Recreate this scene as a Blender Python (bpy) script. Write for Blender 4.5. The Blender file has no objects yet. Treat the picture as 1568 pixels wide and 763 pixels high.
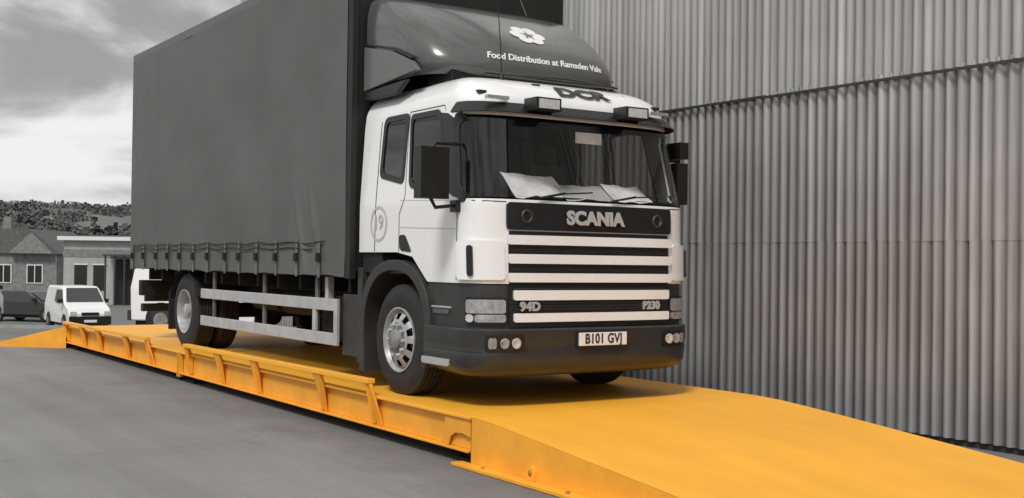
import bpy, bmesh, math, random
import numpy as np
from mathutils import Vector, Matrix, noise
random.seed(7)
scene=bpy.context.scene
COL=scene.collection
R=math.radians
# ------------------------------------------------------------ materials
def mat(name,col,rough=.6,metal=0.,var=0.,scale=4.,bump=0.,bscale=30.,streak=None,coat=0.,dist=.01,detail=4):
    if not hasattr(col,'__len__'): col=(col,col,col)
    m=bpy.data.materials.new(name); m.use_nodes=True
    nt=m.node_tree; n=nt.nodes; l=nt.links; b=n['Principled BSDF']
    b.inputs['Base Color'].default_value=(*col,1); b.inputs['Roughness'].default_value=rough
    b.inputs['Metallic'].default_value=metal
    if coat: b.inputs['Coat Weight'].default_value=coat; b.inputs['Coat Roughness'].default_value=.08
    tc=n.new('ShaderNodeTexCoord'); mp=n.new('ShaderNodeMapping'); l.new(tc.outputs['Object'],mp.inputs[0])
    if streak: mp.inputs['Scale'].default_value=streak
    if var>0:
        t=n.new('ShaderNodeTexNoise'); t.inputs['Scale'].default_value=scale; t.inputs['Detail'].default_value=detail; t.inputs['Roughness'].default_value=.65
        l.new(mp.outputs[0],t.inputs['Vector'])
        r=n.new('ShaderNodeMapRange'); r.inputs[1].default_value=.3; r.inputs[2].default_value=.7
        r.inputs[3].default_value=1-var; r.inputs[4].default_value=1+var; l.new(t.outputs['Fac'],r.inputs[0])
        mx=n.new('ShaderNodeVectorMath'); mx.operation='SCALE'; mx.inputs[0].default_value=col; l.new(r.outputs[0],mx.inputs['Scale'])
        l.new(mx.outputs[0],b.inputs['Base Color'])
        r2=n.new('ShaderNodeMapRange'); r2.inputs[3].default_value=max(0.02,rough-.12); r2.inputs[4].default_value=min(1,rough+.12); l.new(t.outputs['Fac'],r2.inputs[0]); l.new(r2.outputs[0],b.inputs['Roughness'])
    if bump>0:
        t2=n.new('ShaderNodeTexNoise'); t2.inputs['Scale'].default_value=bscale; t2.inputs['Detail'].default_value=5
        l.new(tc.outputs['Object'],t2.inputs['Vector'])
        bp=n.new('ShaderNodeBump'); bp.inputs['Strength'].default_value=bump; bp.inputs['Distance'].default_value=dist
        l.new(t2.outputs['Fac'],bp.inputs['Height']); l.new(bp.outputs[0],b.inputs['Normal'])
    return m
def glassmat(name,tint,rough=.02):
    m=bpy.data.materials.new(name); m.use_nodes=True; nt=m.node_tree; n=nt.nodes; l=nt.links
    n.remove(n['Principled BSDF'])
    tr=n.new('ShaderNodeBsdfTransparent'); tr.inputs[0].default_value=(tint,tint,tint,1)
    gl=n.new('ShaderNodeBsdfGlossy'); gl.inputs['Roughness'].default_value=rough; gl.inputs[0].default_value=(.95,.95,.95,1)
    lw=n.new('ShaderNodeLayerWeight'); lw.inputs[0].default_value=.5
    pw=n.new('ShaderNodeMath'); pw.operation='POWER'; pw.inputs[1].default_value=4; l.new(lw.outputs['Facing'],pw.inputs[0])
    fr=n.new('ShaderNodeMath'); fr.operation='MULTIPLY_ADD'; fr.inputs[1].default_value=.8; fr.inputs[2].default_value=.055; l.new(pw.outputs[0],fr.inputs[0])
    mx=n.new('ShaderNodeMixShader'); l.new(fr.outputs[0],mx.inputs[0]); l.new(tr.outputs[0],mx.inputs[1]); l.new(gl.outputs[0],mx.inputs[2])
    l.new(mx.outputs[0],n['Material Output'].inputs[0]); return m
M={}
M['white']=mat('truck_white_paint',.82,.28,var=.02,scale=2.5,coat=.5)
M['dark_in']=mat('cab_interior_plastic',.10,.8)
M['black']=mat('black_plastic',.010,.38,var=.2,scale=6)
M['dgrey']=mat('dark_grey_plastic',.032,.5,var=.2,scale=5,bump=.15,bscale=200,dist=.002)
M['bump']=mat('bumper_paint',.028,.38,var=.2,scale=4,coat=.15)
M['chassis']=mat('chassis_grime',.010,.8,var=.5,scale=6)
M['rubber']=mat('tyre_rubber',.018,.8,var=.35,scale=9,bump=.3,bscale=60,dist=.003)
M['alu']=mat('aluminium_rail',.50,.45,.3,var=.15,scale=7)
M['rim']=mat('wheel_steel',.42,.42,.3,var=.3,scale=9)
M['rimdirty']=mat('wheel_steel_dirty',.22,.55,.2,var=.35,scale=9)
M['chrome']=mat('bright_trim',.75,.3,.6)
M['lamp']=mat('lamp_lens',.38,.12,.35,var=.35,scale=22,coat=1)
M['lampw']=mat('lamp_white',.62,.15,.2,coat=1,var=.2,scale=30)
M['fair']=mat('air_deflector_grey',.085,.25,var=.12,scale=2,coat=.5)
M['fair2']=mat('air_deflector_side',.12,.35,var=.1,scale=3,coat=.2)
M['glass']=glassmat('windscreen_glass',.90)
M['glassd']=glassmat('side_glass',.34)
M['letter']=mat('letter_white',.78,.5)
M['letterd']=mat('letter_dark',.03,.5)
M['faint']=mat('door_crest_grey',.50,.5)
M['paper']=mat('paper',.8,.8,var=.25,scale=5)
M['seat']=mat('seat_fabric',.10,.9)
M['curtain']=mat('pvc_curtain',.098,.62,var=.2,scale=.8,bump=.25,bscale=6,dist=.01,coat=.08,detail=9)
M['bodyrail']=mat('body_rail_grey',.13,.5,.2,var=.2,scale=3)
M['strap']=mat('strap_webbing',.15,.8,var=.2,scale=9)
M['bulk']=mat('bulkhead_dark',.012,.6,var=.3)
Y_=(.92,.43,.034)
M['yel']=mat('yellow_paint',Y_,.5,var=.07,scale=1.1,bump=.1,bscale=70,dist=.002,detail=10,streak=(2.2,.7,1))
M['yel2']=mat('yellow_paint_beam',(.86,.38,.03),.5,var=.12,scale=3,detail=9)
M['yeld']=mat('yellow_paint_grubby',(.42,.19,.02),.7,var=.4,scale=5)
# ------------------------------------------------------------ mesh builder
class MB:
    def __init__(s): s.v=[];s.f=[];s.m=[];s.mats=[];s.sm=[]
    def mi(s,k):
        if k not in s.mats: s.mats.append(k)
        return s.mats.index(k)
    def add(s,vs,fs,k,smooth=False):
        o=len(s.v); s.v+= [tuple(v) for v in vs]; i=s.mi(k)
        for f in fs: s.f.append(tuple(a+o for a in f)); s.m.append(i); s.sm.append(smooth)
    def box(s,x0,x1,y0,y1,z0,z1,k):
        s.add([(x0,y0,z0),(x1,y0,z0),(x1,y1,z0),(x0,y1,z0),(x0,y0,z1),(x1,y0,z1),(x1,y1,z1),(x0,y1,z1)],
              [(0,3,2,1),(4,5,6,7),(0,1,5,4),(1,2,6,5),(2,3,7,6),(3,0,4,7)],k)
    def hexa(s,p,k):
        s.add(p,[(0,3,2,1),(4,5,6,7),(0,1,5,4),(1,2,6,5),(2,3,7,6),(3,0,4,7)],k)
    def prism(s,poly,ax,a,b,k):
        n=len(poly)
        def P(p,t): 
            return {'x':(t,p[0],p[1]),'y':(p[0],t,p[1]),'z':(p[0],p[1],t)}[ax]
        vs=[P(p,a) for p in poly]+[P(p,b) for p in poly]
        fs=[tuple(range(n))[::-1],tuple(range(n,2*n))]+[(i,(i+1)%n,n+(i+1)%n,n+i) for i in range(n)]
        s.add(vs,fs,k)
    def tube(s,pts,r,k,n=8,smooth=True,cap=True):
        pts=[Vector(p) for p in pts]; rings=[];vs=[]
        for i,p in enumerate(pts):
            d=(pts[min(i+1,len(pts)-1)]-pts[max(i-1,0)]).normalized()
            a=d.orthogonal().normalized() if i==0 else (pa-d*pa.dot(d)).normalized()
            pa=a; b=d.cross(a)
            rr=r[i] if hasattr(r,'__len__') else r
            for j in range(n):
                t=2*math.pi*j/n; vs.append(p+a*math.cos(t)*rr+b*math.sin(t)*rr)
        fs=[(i*n+j,i*n+(j+1)%n,(i+1)*n+(j+1)%n,(i+1)*n+j) for i in range(len(pts)-1) for j in range(n)]
        s.add(vs,fs,k,smooth)
        if cap:
            o=(len(pts)-1)*n
            s.add(vs[:n],[tuple(range(n))[::-1]],k); s.add(vs[o:],[tuple(range(n))],k)
    def lathe(s,prof,c,ax,k,n=48,sgn=1,smooth=True,skip=None):
        vs=[]
        for (a,r) in prof:
            for j in range(n):
                t=2*math.pi*j/n
                if ax=='x': vs.append((c[0]+a*sgn,c[1]+r*math.cos(t),c[2]+r*math.sin(t)))
                elif ax=='y': vs.append((c[0]+r*math.cos(t),c[1]+a*sgn,c[2]+r*math.sin(t)))
                else: vs.append((c[0]+r*math.cos(t),c[1]+r*math.sin(t),c[2]+a*sgn))
        fs=[]
        for i in range(len(prof)-1):
            for j in range(n):
                if skip and skip(i,j): continue
                fs.append((i*n+j,i*n+(j+1)%n,(i+1)*n+(j+1)%n,(i+1)*n+j))
        s.add(vs,fs,k,smooth)
    def obj(s,name,parent=None,bevel=0,solid=None,auto=True):
        me=bpy.data.meshes.new(name); me.from_pydata(s.v,[],s.f); me.update()
        for k in s.mats: me.materials.append(M[k])
        for p,i,sm in zip(me.polygons,s.m,s.sm): p.material_index=i; p.use_smooth=sm
        bm=bmesh.new(); bm.from_mesh(me); bmesh.ops.recalc_face_normals(bm,faces=bm.faces) if auto else None; bm.to_mesh(me); bm.free()
        o=bpy.data.objects.new(name,me); COL.objects.link(o)
        if bevel:
            b=o.modifiers.new('b','BEVEL'); b.width=bevel; b.segments=2; b.limit_method='ANGLE'; b.angle_limit=R(40)
        if parent: adopt(o,parent)
        return o
def adopt(o,p,world=True):
    o.parent=p
    if world and not p.get('local'): o.matrix_parent_inverse=Matrix.Translation(p.location).inverted()
def empty(name,loc,rz=0,local=False):
    e=bpy.data.objects.new(name,None); COL.objects.link(e); e.location=loc; e.rotation_euler=(0,0,rz); e.empty_display_size=.3
    if local: e['local']=1
    return e
def text(name,body,loc,rot,size,k,parent,sx=1,ext=.004,off=0.0,shear=0,align='CENTER',space=1,wrap=None):
    cu=bpy.data.curves.new(name,'FONT'); cu.body=body; cu.size=size; cu.extrude=ext; cu.offset=off; cu.align_x=align; cu.align_y='CENTER'; cu.shear=shear; cu.space_character=space
    cu.materials.append(M[k]); o=bpy.data.objects.new(name,cu); COL.objects.link(o)
    if wrap:
        bpy.context.view_layer.update(); dg=bpy.context.evaluated_depsgraph_get()
        me=bpy.data.meshes.new_from_object(o.evaluated_get(dg)); bpy.data.objects.remove(o)
        for v in me.vertices: v.co=Vector(wrap(v.co.x*sx,v.co.y,v.co.z))
        o=bpy.data.objects.new(name,me); COL.objects.link(o)
    else:
        o.location=loc; o.rotation_euler=rot; o.scale=(sx,1,1)
    if parent: adopt(o,parent)
    return o
# ------------------------------------------------------------ camera
yaw,pitch,roll=R(33.612),R(.638),R(.757); H=1.623
r0=Vector((math.cos(yaw),-math.sin(yaw),0)); f0=Vector((math.sin(yaw),math.cos(yaw),0)); zz=Vector((0,0,1))
fw=f0*math.cos(pitch)+zz*math.sin(pitch); up=-f0*math.sin(pitch)+zz*math.cos(pitch)
Rr=r0*math.cos(roll)+up*math.sin(roll); U=-r0*math.sin(roll)+up*math.cos(roll)
cam=bpy.data.cameras.new('camera'); co=bpy.data.objects.new('camera',cam); COL.objects.link(co)
mw=Matrix((Rr,U,-fw)).transposed().to_4x4(); mw.translation=Vector((0,0,H)); co.matrix_world=mw
cam.sensor_width=36; cam.lens=36*1788.2/1568; cam.clip_end=5000; cam.clip_start=.05
scene.camera=co
def D2W(lat,dep): return (r0*lat+f0*dep)
# ------------------------------------------------------------ world and sun
ldir=Vector((.50,.40,-.78)).normalized()
el=math.asin(-ldir.z); az=math.atan2(-ldir.x,-ldir.y)
w=bpy.data.worlds.new('World'); scene.world=w; w.use_nodes=True; n=w.node_tree.nodes; l=w.node_tree.links
sky=n.new('ShaderNodeTexSky'); sky.sky_type='NISHITA'; sky.sun_disc=False; sky.sun_elevation=el; sky.sun_rotation=az; sky.dust_density=3
bw=n.new('ShaderNodeRGBToBW'); l.new(sky.outputs[0],bw.inputs[0])
tc=n.new('ShaderNodeTexCoord'); mp=n.new('ShaderNodeMapping'); mp.inputs['Scale'].default_value=(1,1,3.0); mp.inputs['Location'].default_value=(.9,.4,.2); l.new(tc.outputs['Generated'],mp.inputs[0])
t=n.new('ShaderNodeTexNoise'); t.inputs['Scale'].default_value=4.2; t.inputs['Detail'].default_value=10; t.inputs['Roughness'].default_value=.52; t.inputs['Distortion'].default_value=.45; l.new(mp.outputs[0],t.inputs['Vector'])
cr=n.new('ShaderNodeMapRange'); cr.inputs[1].default_value=.38; cr.inputs[2].default_value=.60; cr.inputs[3].default_value=3.2; cr.inputs[4].default_value=8.4; cr.interpolation_type='SMOOTHSTEP'; l.new(t.outputs['Fac'],cr.inputs[0])
mx=n.new('ShaderNodeMix'); mx.inputs[0].default_value=.92; l.new(bw.outputs[0],mx.inputs[2]); l.new(cr.outputs[0],mx.inputs[3])
bg=n['Background']; bg.inputs['Strength'].default_value=.11
l.new(mx.outputs[0],bg.inputs['Color'])
sl=bpy.data.lights.new('sun','SUN'); sl.energy=2.4; sl.angle=R(12); sl.color=(1,.99,.975)
so=bpy.data.objects.new('sun',sl); COL.objects.link(so); so.rotation_euler=ldir.to_track_quat('-Z','Y').to_euler(); so.location=(0,0,20)
scene.view_settings.view_transform='Standard'; scene.view_settings.look='None'; scene.view_settings.exposure=0
# ------------------------------------------------------------ ground
def gz(x,y):
    d=f0.x*x+f0.y*y
    t=min(max((d-25)/24,0),1); t=t*t*(3-2*t)*.35+t*.65
    return -1.42*t
def ground():
    m=bpy.data.materials.new('asphalt'); m.use_nodes=True; nt=m.node_tree; n=nt.nodes; l=nt.links; b=n['Principled BSDF']; b.inputs['Roughness'].default_value=.85
    tc=n.new('ShaderNodeTexCoord')
    def nz(sc,vec=None,det=6,rg=.6):
        t=n.new('ShaderNodeTexNoise'); t.inputs['Scale'].default_value=sc; t.inputs['Detail'].default_value=det; t.inputs['Roughness'].default_value=rg
        if vec:
            mp=n.new('ShaderNodeMapping'); mp.inputs['Scale'].default_value=vec; l.new(tc.outputs['Object'],mp.inputs[0]); l.new(mp.outputs[0],t.inputs['Vector'])
        else: l.new(tc.outputs['Object'],t.inputs['Vector'])
        return t
    def mr(src,a,b_,c,d):
        r=n.new('ShaderNodeMapRange'); r.inputs[1].default_value=a; r.inputs[2].default_value=b_; r.inputs[3].default_value=c; r.inputs[4].default_value=d; l.new(src,r.inputs[0]); return r.outputs[0]
    def mul(a,b_):
        q=n.new('ShaderNodeMath'); q.operation='MULTIPLY'; l.new(a,q.inputs[0]); l.new(b_,q.inputs[1]); return q.outputs[0]
    a=mr(nz(.5).outputs['Fac'],.3,.7,.90,1.10)
    b2=mr(nz(2.0,(1.4,.10,1)).outputs['Fac'],.35,.65,.91,1.09)
    c=mr(nz(110,det=3,rg=.7).outputs['Fac'],.3,.7,.68,1.30)
    d=mr(nz(14,det=6,rg=.75).outputs['Fac'],.3,.7,.90,1.09)
    vo=n.new('ShaderNodeTexVoronoi'); vo.feature='DISTANCE_TO_EDGE'; vo.inputs['Scale'].default_value=.17
    mpv=n.new('ShaderNodeVectorMath'); mpv.operation='ADD'; nn=nz(1.3); l.new(tc.outputs['Object'],mpv.inputs[0])
    sc=n.new('ShaderNodeVectorMath'); sc.operation='SCALE'; sc.inputs['Scale'].default_value=.9; l.new(nn.outputs['Color'],sc.inputs[0]); l.new(sc.outputs[0],mpv.inputs[1]); l.new(mpv.outputs[0],vo.inputs['Vector'])
    e=mr(vo.outputs['Distance'],0,.004,.84,1.0)
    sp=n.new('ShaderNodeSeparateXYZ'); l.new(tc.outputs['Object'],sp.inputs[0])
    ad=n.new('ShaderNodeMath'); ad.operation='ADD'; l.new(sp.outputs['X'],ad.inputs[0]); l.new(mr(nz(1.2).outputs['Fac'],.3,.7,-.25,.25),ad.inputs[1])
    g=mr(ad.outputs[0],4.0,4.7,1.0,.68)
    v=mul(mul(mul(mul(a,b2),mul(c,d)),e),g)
    q=n.new('ShaderNodeMath'); q.operation='MULTIPLY'; l.new(v,q.inputs[0]); q.inputs[1].default_value=.215
    cb=n.new('ShaderNodeCombineColor'); [l.new(q.outputs[0],cb.inputs[i]) for i in range(3)]; l.new(cb.outputs[0],b.inputs['Base Color'])
    bp=n.new('ShaderNodeBump'); bp.inputs['Strength'].default_value=.5; bp.inputs['Distance'].default_value=.005; l.new(nz(110,det=3).outputs['Fac'],bp.inputs['Height']); l.new(bp.outputs[0],b.inputs['Normal'])
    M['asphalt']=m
    us=[-1500,-600,-300,-150,-80]+list(range(-50,51,2))+[80,150,300,600,1500]
    ds=[-100,-40,-10]+[i*1.0 for i in range(0,70)]+[80,100,150,250,400,700,1200,3000]
    mb=MB(); vs=[]
    for d_ in ds:
        for u in us:
            p=D2W(u,d_); vs.append((p.x,p.y,gz(p.x,p.y)))
    nu=len(us); fs=[(i*nu+j,i*nu+j+1,(i+1)*nu+j+1,(i+1)*nu+j) for i in range(len(ds)-1) for j in range(nu-1)]
    mb.add(vs,fs,'asphalt',True); mb.obj('ground')
ground()
M['conc']=mat('pale_concrete',.32,.85,var=.2,scale=2)
def kerb():
    mb=MB(); vs=[]; N=40
    for i in range(N+1):
        lat=-30+24*i/N
        for dd,dz in((33.0,.0),(33.0,.10),(33.25,.10),(34.6,.10),(34.6,.0)):
            p=D2W(lat,dd); vs.append((p.x,p.y,gz(p.x,p.y)+dz+.003))
    mb.add(vs,[(i*5+j,i*5+j+1,(i+1)*5+j+1,(i+1)*5+j) for i in range(N) for j in range(4)],'conc'); mb.obj('pavement')
kerb()
# ------------------------------------------------------------ weighbridge
def weighbridge():
    e=empty('weighbridge',(6.48,14.8,.0))
    XL,XR=4.87,8.09; Y0,Y1,YM=7.90,21.45,15.2; ZT=.39
    mb=MB()
    for a,b in((Y0,YM-.012),(YM+.012,Y1)):
        mb.box(XL,XR,a,b,ZT-.025,ZT,'yel')
    mb.obj('deck_plate',e,.004)
    mb=MB()
    for a,b in((Y0+.0,YM-.03),(YM+.03,Y1)):
        for x,s in((XL,1),(XR,-1)):
            x0,x1=sorted((x+s*.05,x+s*.065)); mb.box(x0,x1,a+.02,b-.02,.12,ZT-.027,'yel2')
            x0,x1=sorted((x-s*.005,x+s*.13)); mb.box(x0,x1,a+.02,b,.10,.118,'yel2')
        mb.box(XL+.1,XR-.1,a+.05,a+.07,.12,ZT-.03,'yeld'); mb.box(XL+.1,XR-.1,b-.07,b-.05,.12,ZT-.03,'yeld')
        for q in (.25,.5,.75):
            x=XL+(XR-XL)*q; mb.box(x-.05,x+.05,a+.08,b-.08,.12,ZT-.03,'yeld')
    mb.prism([(Y0+.02,.22),(Y0+.02,ZT-.029),(Y0+.42,ZT-.029),(Y0+.42,.12),(Y0+.36,.12),(Y0+.33,.19),(Y0+.26,.23),(Y0+.14,.24)],'x',XL+.018,XL+.03,'yel2')
    mb.box(XL-.012,XL+.0485,YM-.045,YM-.028,.06,ZT-.03,'yel2'); mb.box(XL-.012,XL+.0485,YM+.028,YM+.045,.06,ZT-.03,'yel2')
    mb.obj('side_beams',e,.003)
    mb=MB()
    for y in(Y0+.22,YM-.25,YM+.3,Y1-.3):
        for x in(XL+.2,XR-.2):
            mb.box(x-.13,x+.13,y-.15,y+.15,0,.03,'chassis'); mb.lathe([(0,.07),(.068,.07)],(x,y,.031),'z','chassis',16)
    mb.box(XL+.35,XR-.35,Y0+.3,Y1-.3,.005,.10,'chassis')  # dark slab put in for the shade of the gap under the deck
    mb.obj('load_cell_feet_and_gap_shade',e)
    mb=MB()
    for (a,b,za,zb) in((9.55,14.80,.545,.52),(16.45,21.40,.50,.48)):
        x=XL-.03
        ym=(a+b)/2
        mb.hexa([(x-.05,a,za-.045),(x+.03,a,za-.045),(x+.03,b,zb-.045),(x-.05,b,zb-.045),(x-.05,a,za),(x+.03,a,za),(x+.03,b,zb),(x-.05,b,zb)],'yel')
        yy=[a+.05,a+1.15,ym+.25,b-1.2,b-.05]
        for i,y in enumerate(yy):
            t=(y-a)/(b-a); z=za+(zb-za)*t-.047
            mb.prism([(x-.045,z),(x+.025,z),(XL+.045,ZT-.03),(XL+.045,.13),(XL+.0,.13)],'y',y-.007,y+.007,'yel2')
            if i in(0,4):
                s=1 if i==0 else -1
                mb.hexa([(XL+.035,y-s*.10-.05,.12),(XL+.046,y-s*.10-.05,.12),(XL+.046,y-s*.10+.05,.12),(XL+.035,y-s*.10+.05,.12),
                         (x-.03,y-.06,z),(x+.0,y-.06,z),(x+.0,y+.06,z),(x-.03,y+.06,z)],'yel2')
            else:
                mb.hexa([(XL+.030,y-.05,.12),(XL+.046,y-.05,.12),(XL+.046,y+.05,.12),(XL+.030,y+.05,.12),
                         (x-.04,y-.09,z),(x+.0,y-.09,z),(x+.0,y+.09,z),(x-.04,y+.09,z)],'yel2')
    mb.obj('guide_rails',e,.008)
    mb=MB(); ys=[7.88,7.6,7.3,6.9,6.3,5.2,4.2,3.45]; zs=[.388,.375,.352,.318,.262,.162,.068,.006]
    n=len(ys)
    a,b=XL,XR
    vs=[(a,y,z) for y,z in zip(ys,zs)]+[(b,y,z) for y,z in zip(ys,zs)]
    mb.add(vs,[(i,i+1,n+i+1,n+i) for i in range(n-1)],'yel',True)
    for x0,x1 in((XL,XL+.012),(XR-.012,XR)):
        mb.prism([(y,z-.004) for y,z in zip(ys,zs)]+[(3.45,.002),(7.88,.002)],'x',x0,x1,'yel2')
    mb.box(XL,XR,7.868,7.879,.002,.38,'yeld')
    mb.box(XL-.11,XL-.002,4.0,8.0,.004,.03,'yel2')
    mb.obj('near_ramp',e,.003)
    mb=MB()
    pts=[(7.02-.05,.032)]+[(7.02+.05*math.cos(t),.085+.05*math.sin(t)) for t in [math.pi-i*math.pi/10 for i in range(11)]]+[(7.07,.032)]
    mb.prism(pts,'x',XL-.02,XL-.001,'yel2'); mb.lathe([(0,.022),(.004,.022),(.004,0)],(XL-.0205,7.02,.085),'x','yeld',16,-1)
    for y in(4.6,5.6,6.5,7.6): mb.lathe([(0,.018),(.016,.018),(.016,0)],(XL-.06,y,.03),'z','yeld',6)
    mb.obj('lifting_lug',e)
    mb=MB(); A=(XL,21.47,.385);B=(XR,21.47,.385);C=(XR+.4,24.6,-.0);Dd=(XL-1.25,22.7,-.02)
    mb.add([A,B,C,Dd],[(0,1,2,3)],'yel'); mb.add([A,Dd,(XL-1.25,22.7,-.05),(XL,21.47,-.02)],[(0,1,2,3)],'yel2'); mb.add([B,C,(C[0],C[1],-.05),(XR,21.47,-.02)],[(0,1,2,3)],'yel2')
    mb.obj('far_ramp',e)
weighbridge()
M['iron']=mat('cast_iron',.06,.6,.4,var=.3,scale=20)
def drain():
    e=empty('drain_cover',(1.66,6.25,0),R(-34),True); mb=MB(); mb.box(-.16,.16,-.16,.16,.002,.008,'iron')
    for i in range(6): mb.box(-.13,.13,-.13+i*.045,-.113+i*.045,.008,.013,'chassis')
    mb.obj('grate',e)
drain()
# ------------------------------------------------------------ warehouse wall
def wallmat(name,base):
    m=bpy.data.materials.new(name); m.use_nodes=True; nt=m.node_tree; n=nt.nodes; l=nt.links; b=n['Principled BSDF']; b.inputs['Roughness'].default_value=.40; b.inputs['Metallic'].default_value=.45
    tc=n.new('ShaderNodeTexCoord')
    mp=n.new('ShaderNodeMapping'); mp.inputs['Scale'].default_value=(1,7,.14); l.new(tc.outputs['Object'],mp.inputs[0])
    t=n.new('ShaderNodeTexNoise'); t.inputs['Scale'].default_value=1.6; t.inputs['Detail'].default_value=8; t.inputs['Roughness'].default_value=.7; l.new(mp.outputs[0],t.inputs['Vector'])
    t2=n.new('ShaderNodeTexNoise'); t2.inputs['Scale'].default_value=.7; t2.inputs['Detail'].default_value=6; l.new(tc.outputs['Object'],t2.inputs['Vector'])
    sp=n.new('ShaderNodeSeparateXYZ'); l.new(tc.outputs['Object'],sp.inputs[0])
    def wn_(div):
        dv=n.new('ShaderNodeMath'); dv.operation='DIVIDE'; dv.inputs[1].default_value=div; l.new(sp.outputs['Y'],dv.inputs[0])
        fl=n.new('ShaderNodeMath'); fl.operation='FLOOR'; l.new(dv.outputs[0],fl.inputs[0])
        wn=n.new('ShaderNodeTexWhiteNoise'); wn.noise_dimensions='1D'; l.new(fl.outputs[0],wn.inputs['W']); return wn.outputs['Value']
    def mr(src,a,b_,c,d):
        r=n.new('ShaderNodeMapRange'); r.inputs[1].default_value=a; r.inputs[2].default_value=b_; r.inputs[3].default_value=c; r.inputs[4].default_value=d; l.new(src,r.inputs[0]); return r.outputs[0]
    def mul(a,b_):
        q=n.new('ShaderNodeMath'); q.operation='MULTIPLY'; l.new(a,q.inputs[0]); l.new(b_,q.inputs[1]); return q.outputs[0]
    v=mul(mul(mr(t.outputs['Fac'],.3,.7,.74,1.26),mr(t2.outputs['Fac'],.3,.7,.90,1.10)),mul(mr(wn_(.77),0,1,.88,1.10),mr(wn_(.128),0,1,.90,1.10)))
    g=mr(sp.outputs['X'],9.288,9.325,1.0,.40); v=mul(v,g)  # groove shade put into the colour: darker with corrugation depth
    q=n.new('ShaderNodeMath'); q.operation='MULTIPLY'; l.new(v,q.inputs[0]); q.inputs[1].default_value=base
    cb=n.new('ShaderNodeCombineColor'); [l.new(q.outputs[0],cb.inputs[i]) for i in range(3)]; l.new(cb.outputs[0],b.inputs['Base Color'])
    return m
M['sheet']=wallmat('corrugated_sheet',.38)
M['roofg']=mat('roof_sheet',.2,.6)
def warehouse():
    e=empty('corrugated_metal_warehouse',(14,9,0))
    def strip(z0,z1,xo,pitch,depth):
        y=-9.0; pts=[]
        while y<25:
            j=random.uniform(-.006,.006); dd=depth*random.uniform(.8,1.1)
            for k in range(8):
                t=k/8*2*math.pi; c=math.cos(t); c=math.copysign(abs(c)**.65,c)
                pts.append((xo+dd*(.5-.5*c),y+j*math.sin(t/2)+pitch*k/8))
            y+=pitch
        n=len(pts); rows=[z0+(z1-z0)*i/10 for i in range(11)]; vs=[]
        for z in rows:
            for (x,yy) in pts:
                wob=.010*noise.noise(Vector((yy*.9,z*.8,1.3)))+.005*noise.noise(Vector((yy*4,z*2,5)))
                vs.append((x+wob,yy,z))
        fs=[(r*n+i,r*n+i+1,(r+1)*n+i+1,(r+1)*n+i) for r in range(10) for i in range(n-1)]
        mb=MB(); mb.add(vs,fs,'sheet',True); return mb
    strip(.06,1.885,9.2815,.128,.045).obj('lower_cladding',e)
    strip(1.87,3.50,9.278,.128,.045).obj('middle_cladding',e)
    strip(3.46,9.2,9.262,.115,.045).obj('upper_cladding',e)
    mb=MB()
    for k in range(17):
        a=-9+k*2; sag=random.uniform(-.012,.012)
        mb.box(9.235,9.2615,a,a+1.995,3.430+sag,3.455+sag,'iron')
    mb.box(9.34,9.6,-9,25,0,.06,'iron')
    mb.box(9.36,20,-9,25.0,.061,9.1,'roofg'); mb.box(9.1,20.3,-9.2,25.2,9.21,9.35,'roofg')
    mb.obj('structure',e)
warehouse()
# ------------------------------------------------------------ truck
CX=6.30
T=empty('curtain_sided_truck',(CX,9.53,.39))
A=np.linspace(0,math.pi/2,4000); ox=1.2*np.sin(A)**.5; oy=.42*(1-np.cos(A)**.5)
S=np.concatenate([[0],np.cumsum(np.hypot(np.diff(ox),np.diff(oy)))]); SC=S[-1]
def hwz(z): return float(np.interp(z,[.5,.75,1.45,2.15,2.9,3.1],[1.16,1.19,1.2,1.2,1.155,1.13]))
def yfz(z): return float(np.interp(z,[.5,.75,1.06,1.44,2.12,2.16,2.88,3.0],[8.26,8.17,8.15,8.16,8.18,8.19,8.36,8.40]))
def P0(s,z):
    sg=1 if s>=0 else -1; a=abs(s)
    if a<SC: xr=float(np.interp(a,S,ox)); yr=float(np.interp(a,S,oy))
    else: xr=1.2; yr=.42+a-SC
    yf=yfz(z)-8.16; ww=min(max(1-(yr-.42)/.9,0),1)
    return Vector((CX+sg*xr*hwz(z)/1.2, 8.16+yr+yf*ww, z))
def PN(s,z,off=0):
    p=P0(s,z)
    if off==0: return p
    h=.01; a=P0(s+h,z)-P0(s-h,z); b=P0(s,z+h)-P0(s,z-h); nn=a.cross(b).normalized()
    return p+nn*off
_t=PN(0,1.8,1)-P0(0,1.8)
FL=1 if _t.y<0 else -1
def PS(s,z,off=0): return PN(s,z,off*FL)
def sY(Y): return SC+(Y-8.58)
def sX(x): return float(np.interp(abs(x),ox,S))*(1 if x>=0 else -1)
def rnd(poly,r,k=5):
    out=[];n=len(poly)
    for i in range(n):
        p=Vector(poly[i]);a=Vector(poly[i-1]);b=Vector(poly[(i+1)%n])
        da=(a-p);db=(b-p);ra=min(r,da.length*.45);rb=min(r,db.length*.45)
        A_=p+da.normalized()*ra;B_=p+db.normalized()*rb
        for j in range(k+1):
            t=j/k; out.append(tuple(A_*(1-t)**2+p*2*t*(1-t)+B_*t*t))
    return out
def rng(poly,z):
    xs=[];n=len(poly)
    for i in range(n):
        (x0,z0),(x1,z1)=poly[i],poly[(i+1)%n]
        if (z0-z)*(z1-z)<=0 and z0!=z1: xs.append(x0+(x1-x0)*(z-z0)/(z1-z0))
    return (min(xs),max(xs)) if xs else None
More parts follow.
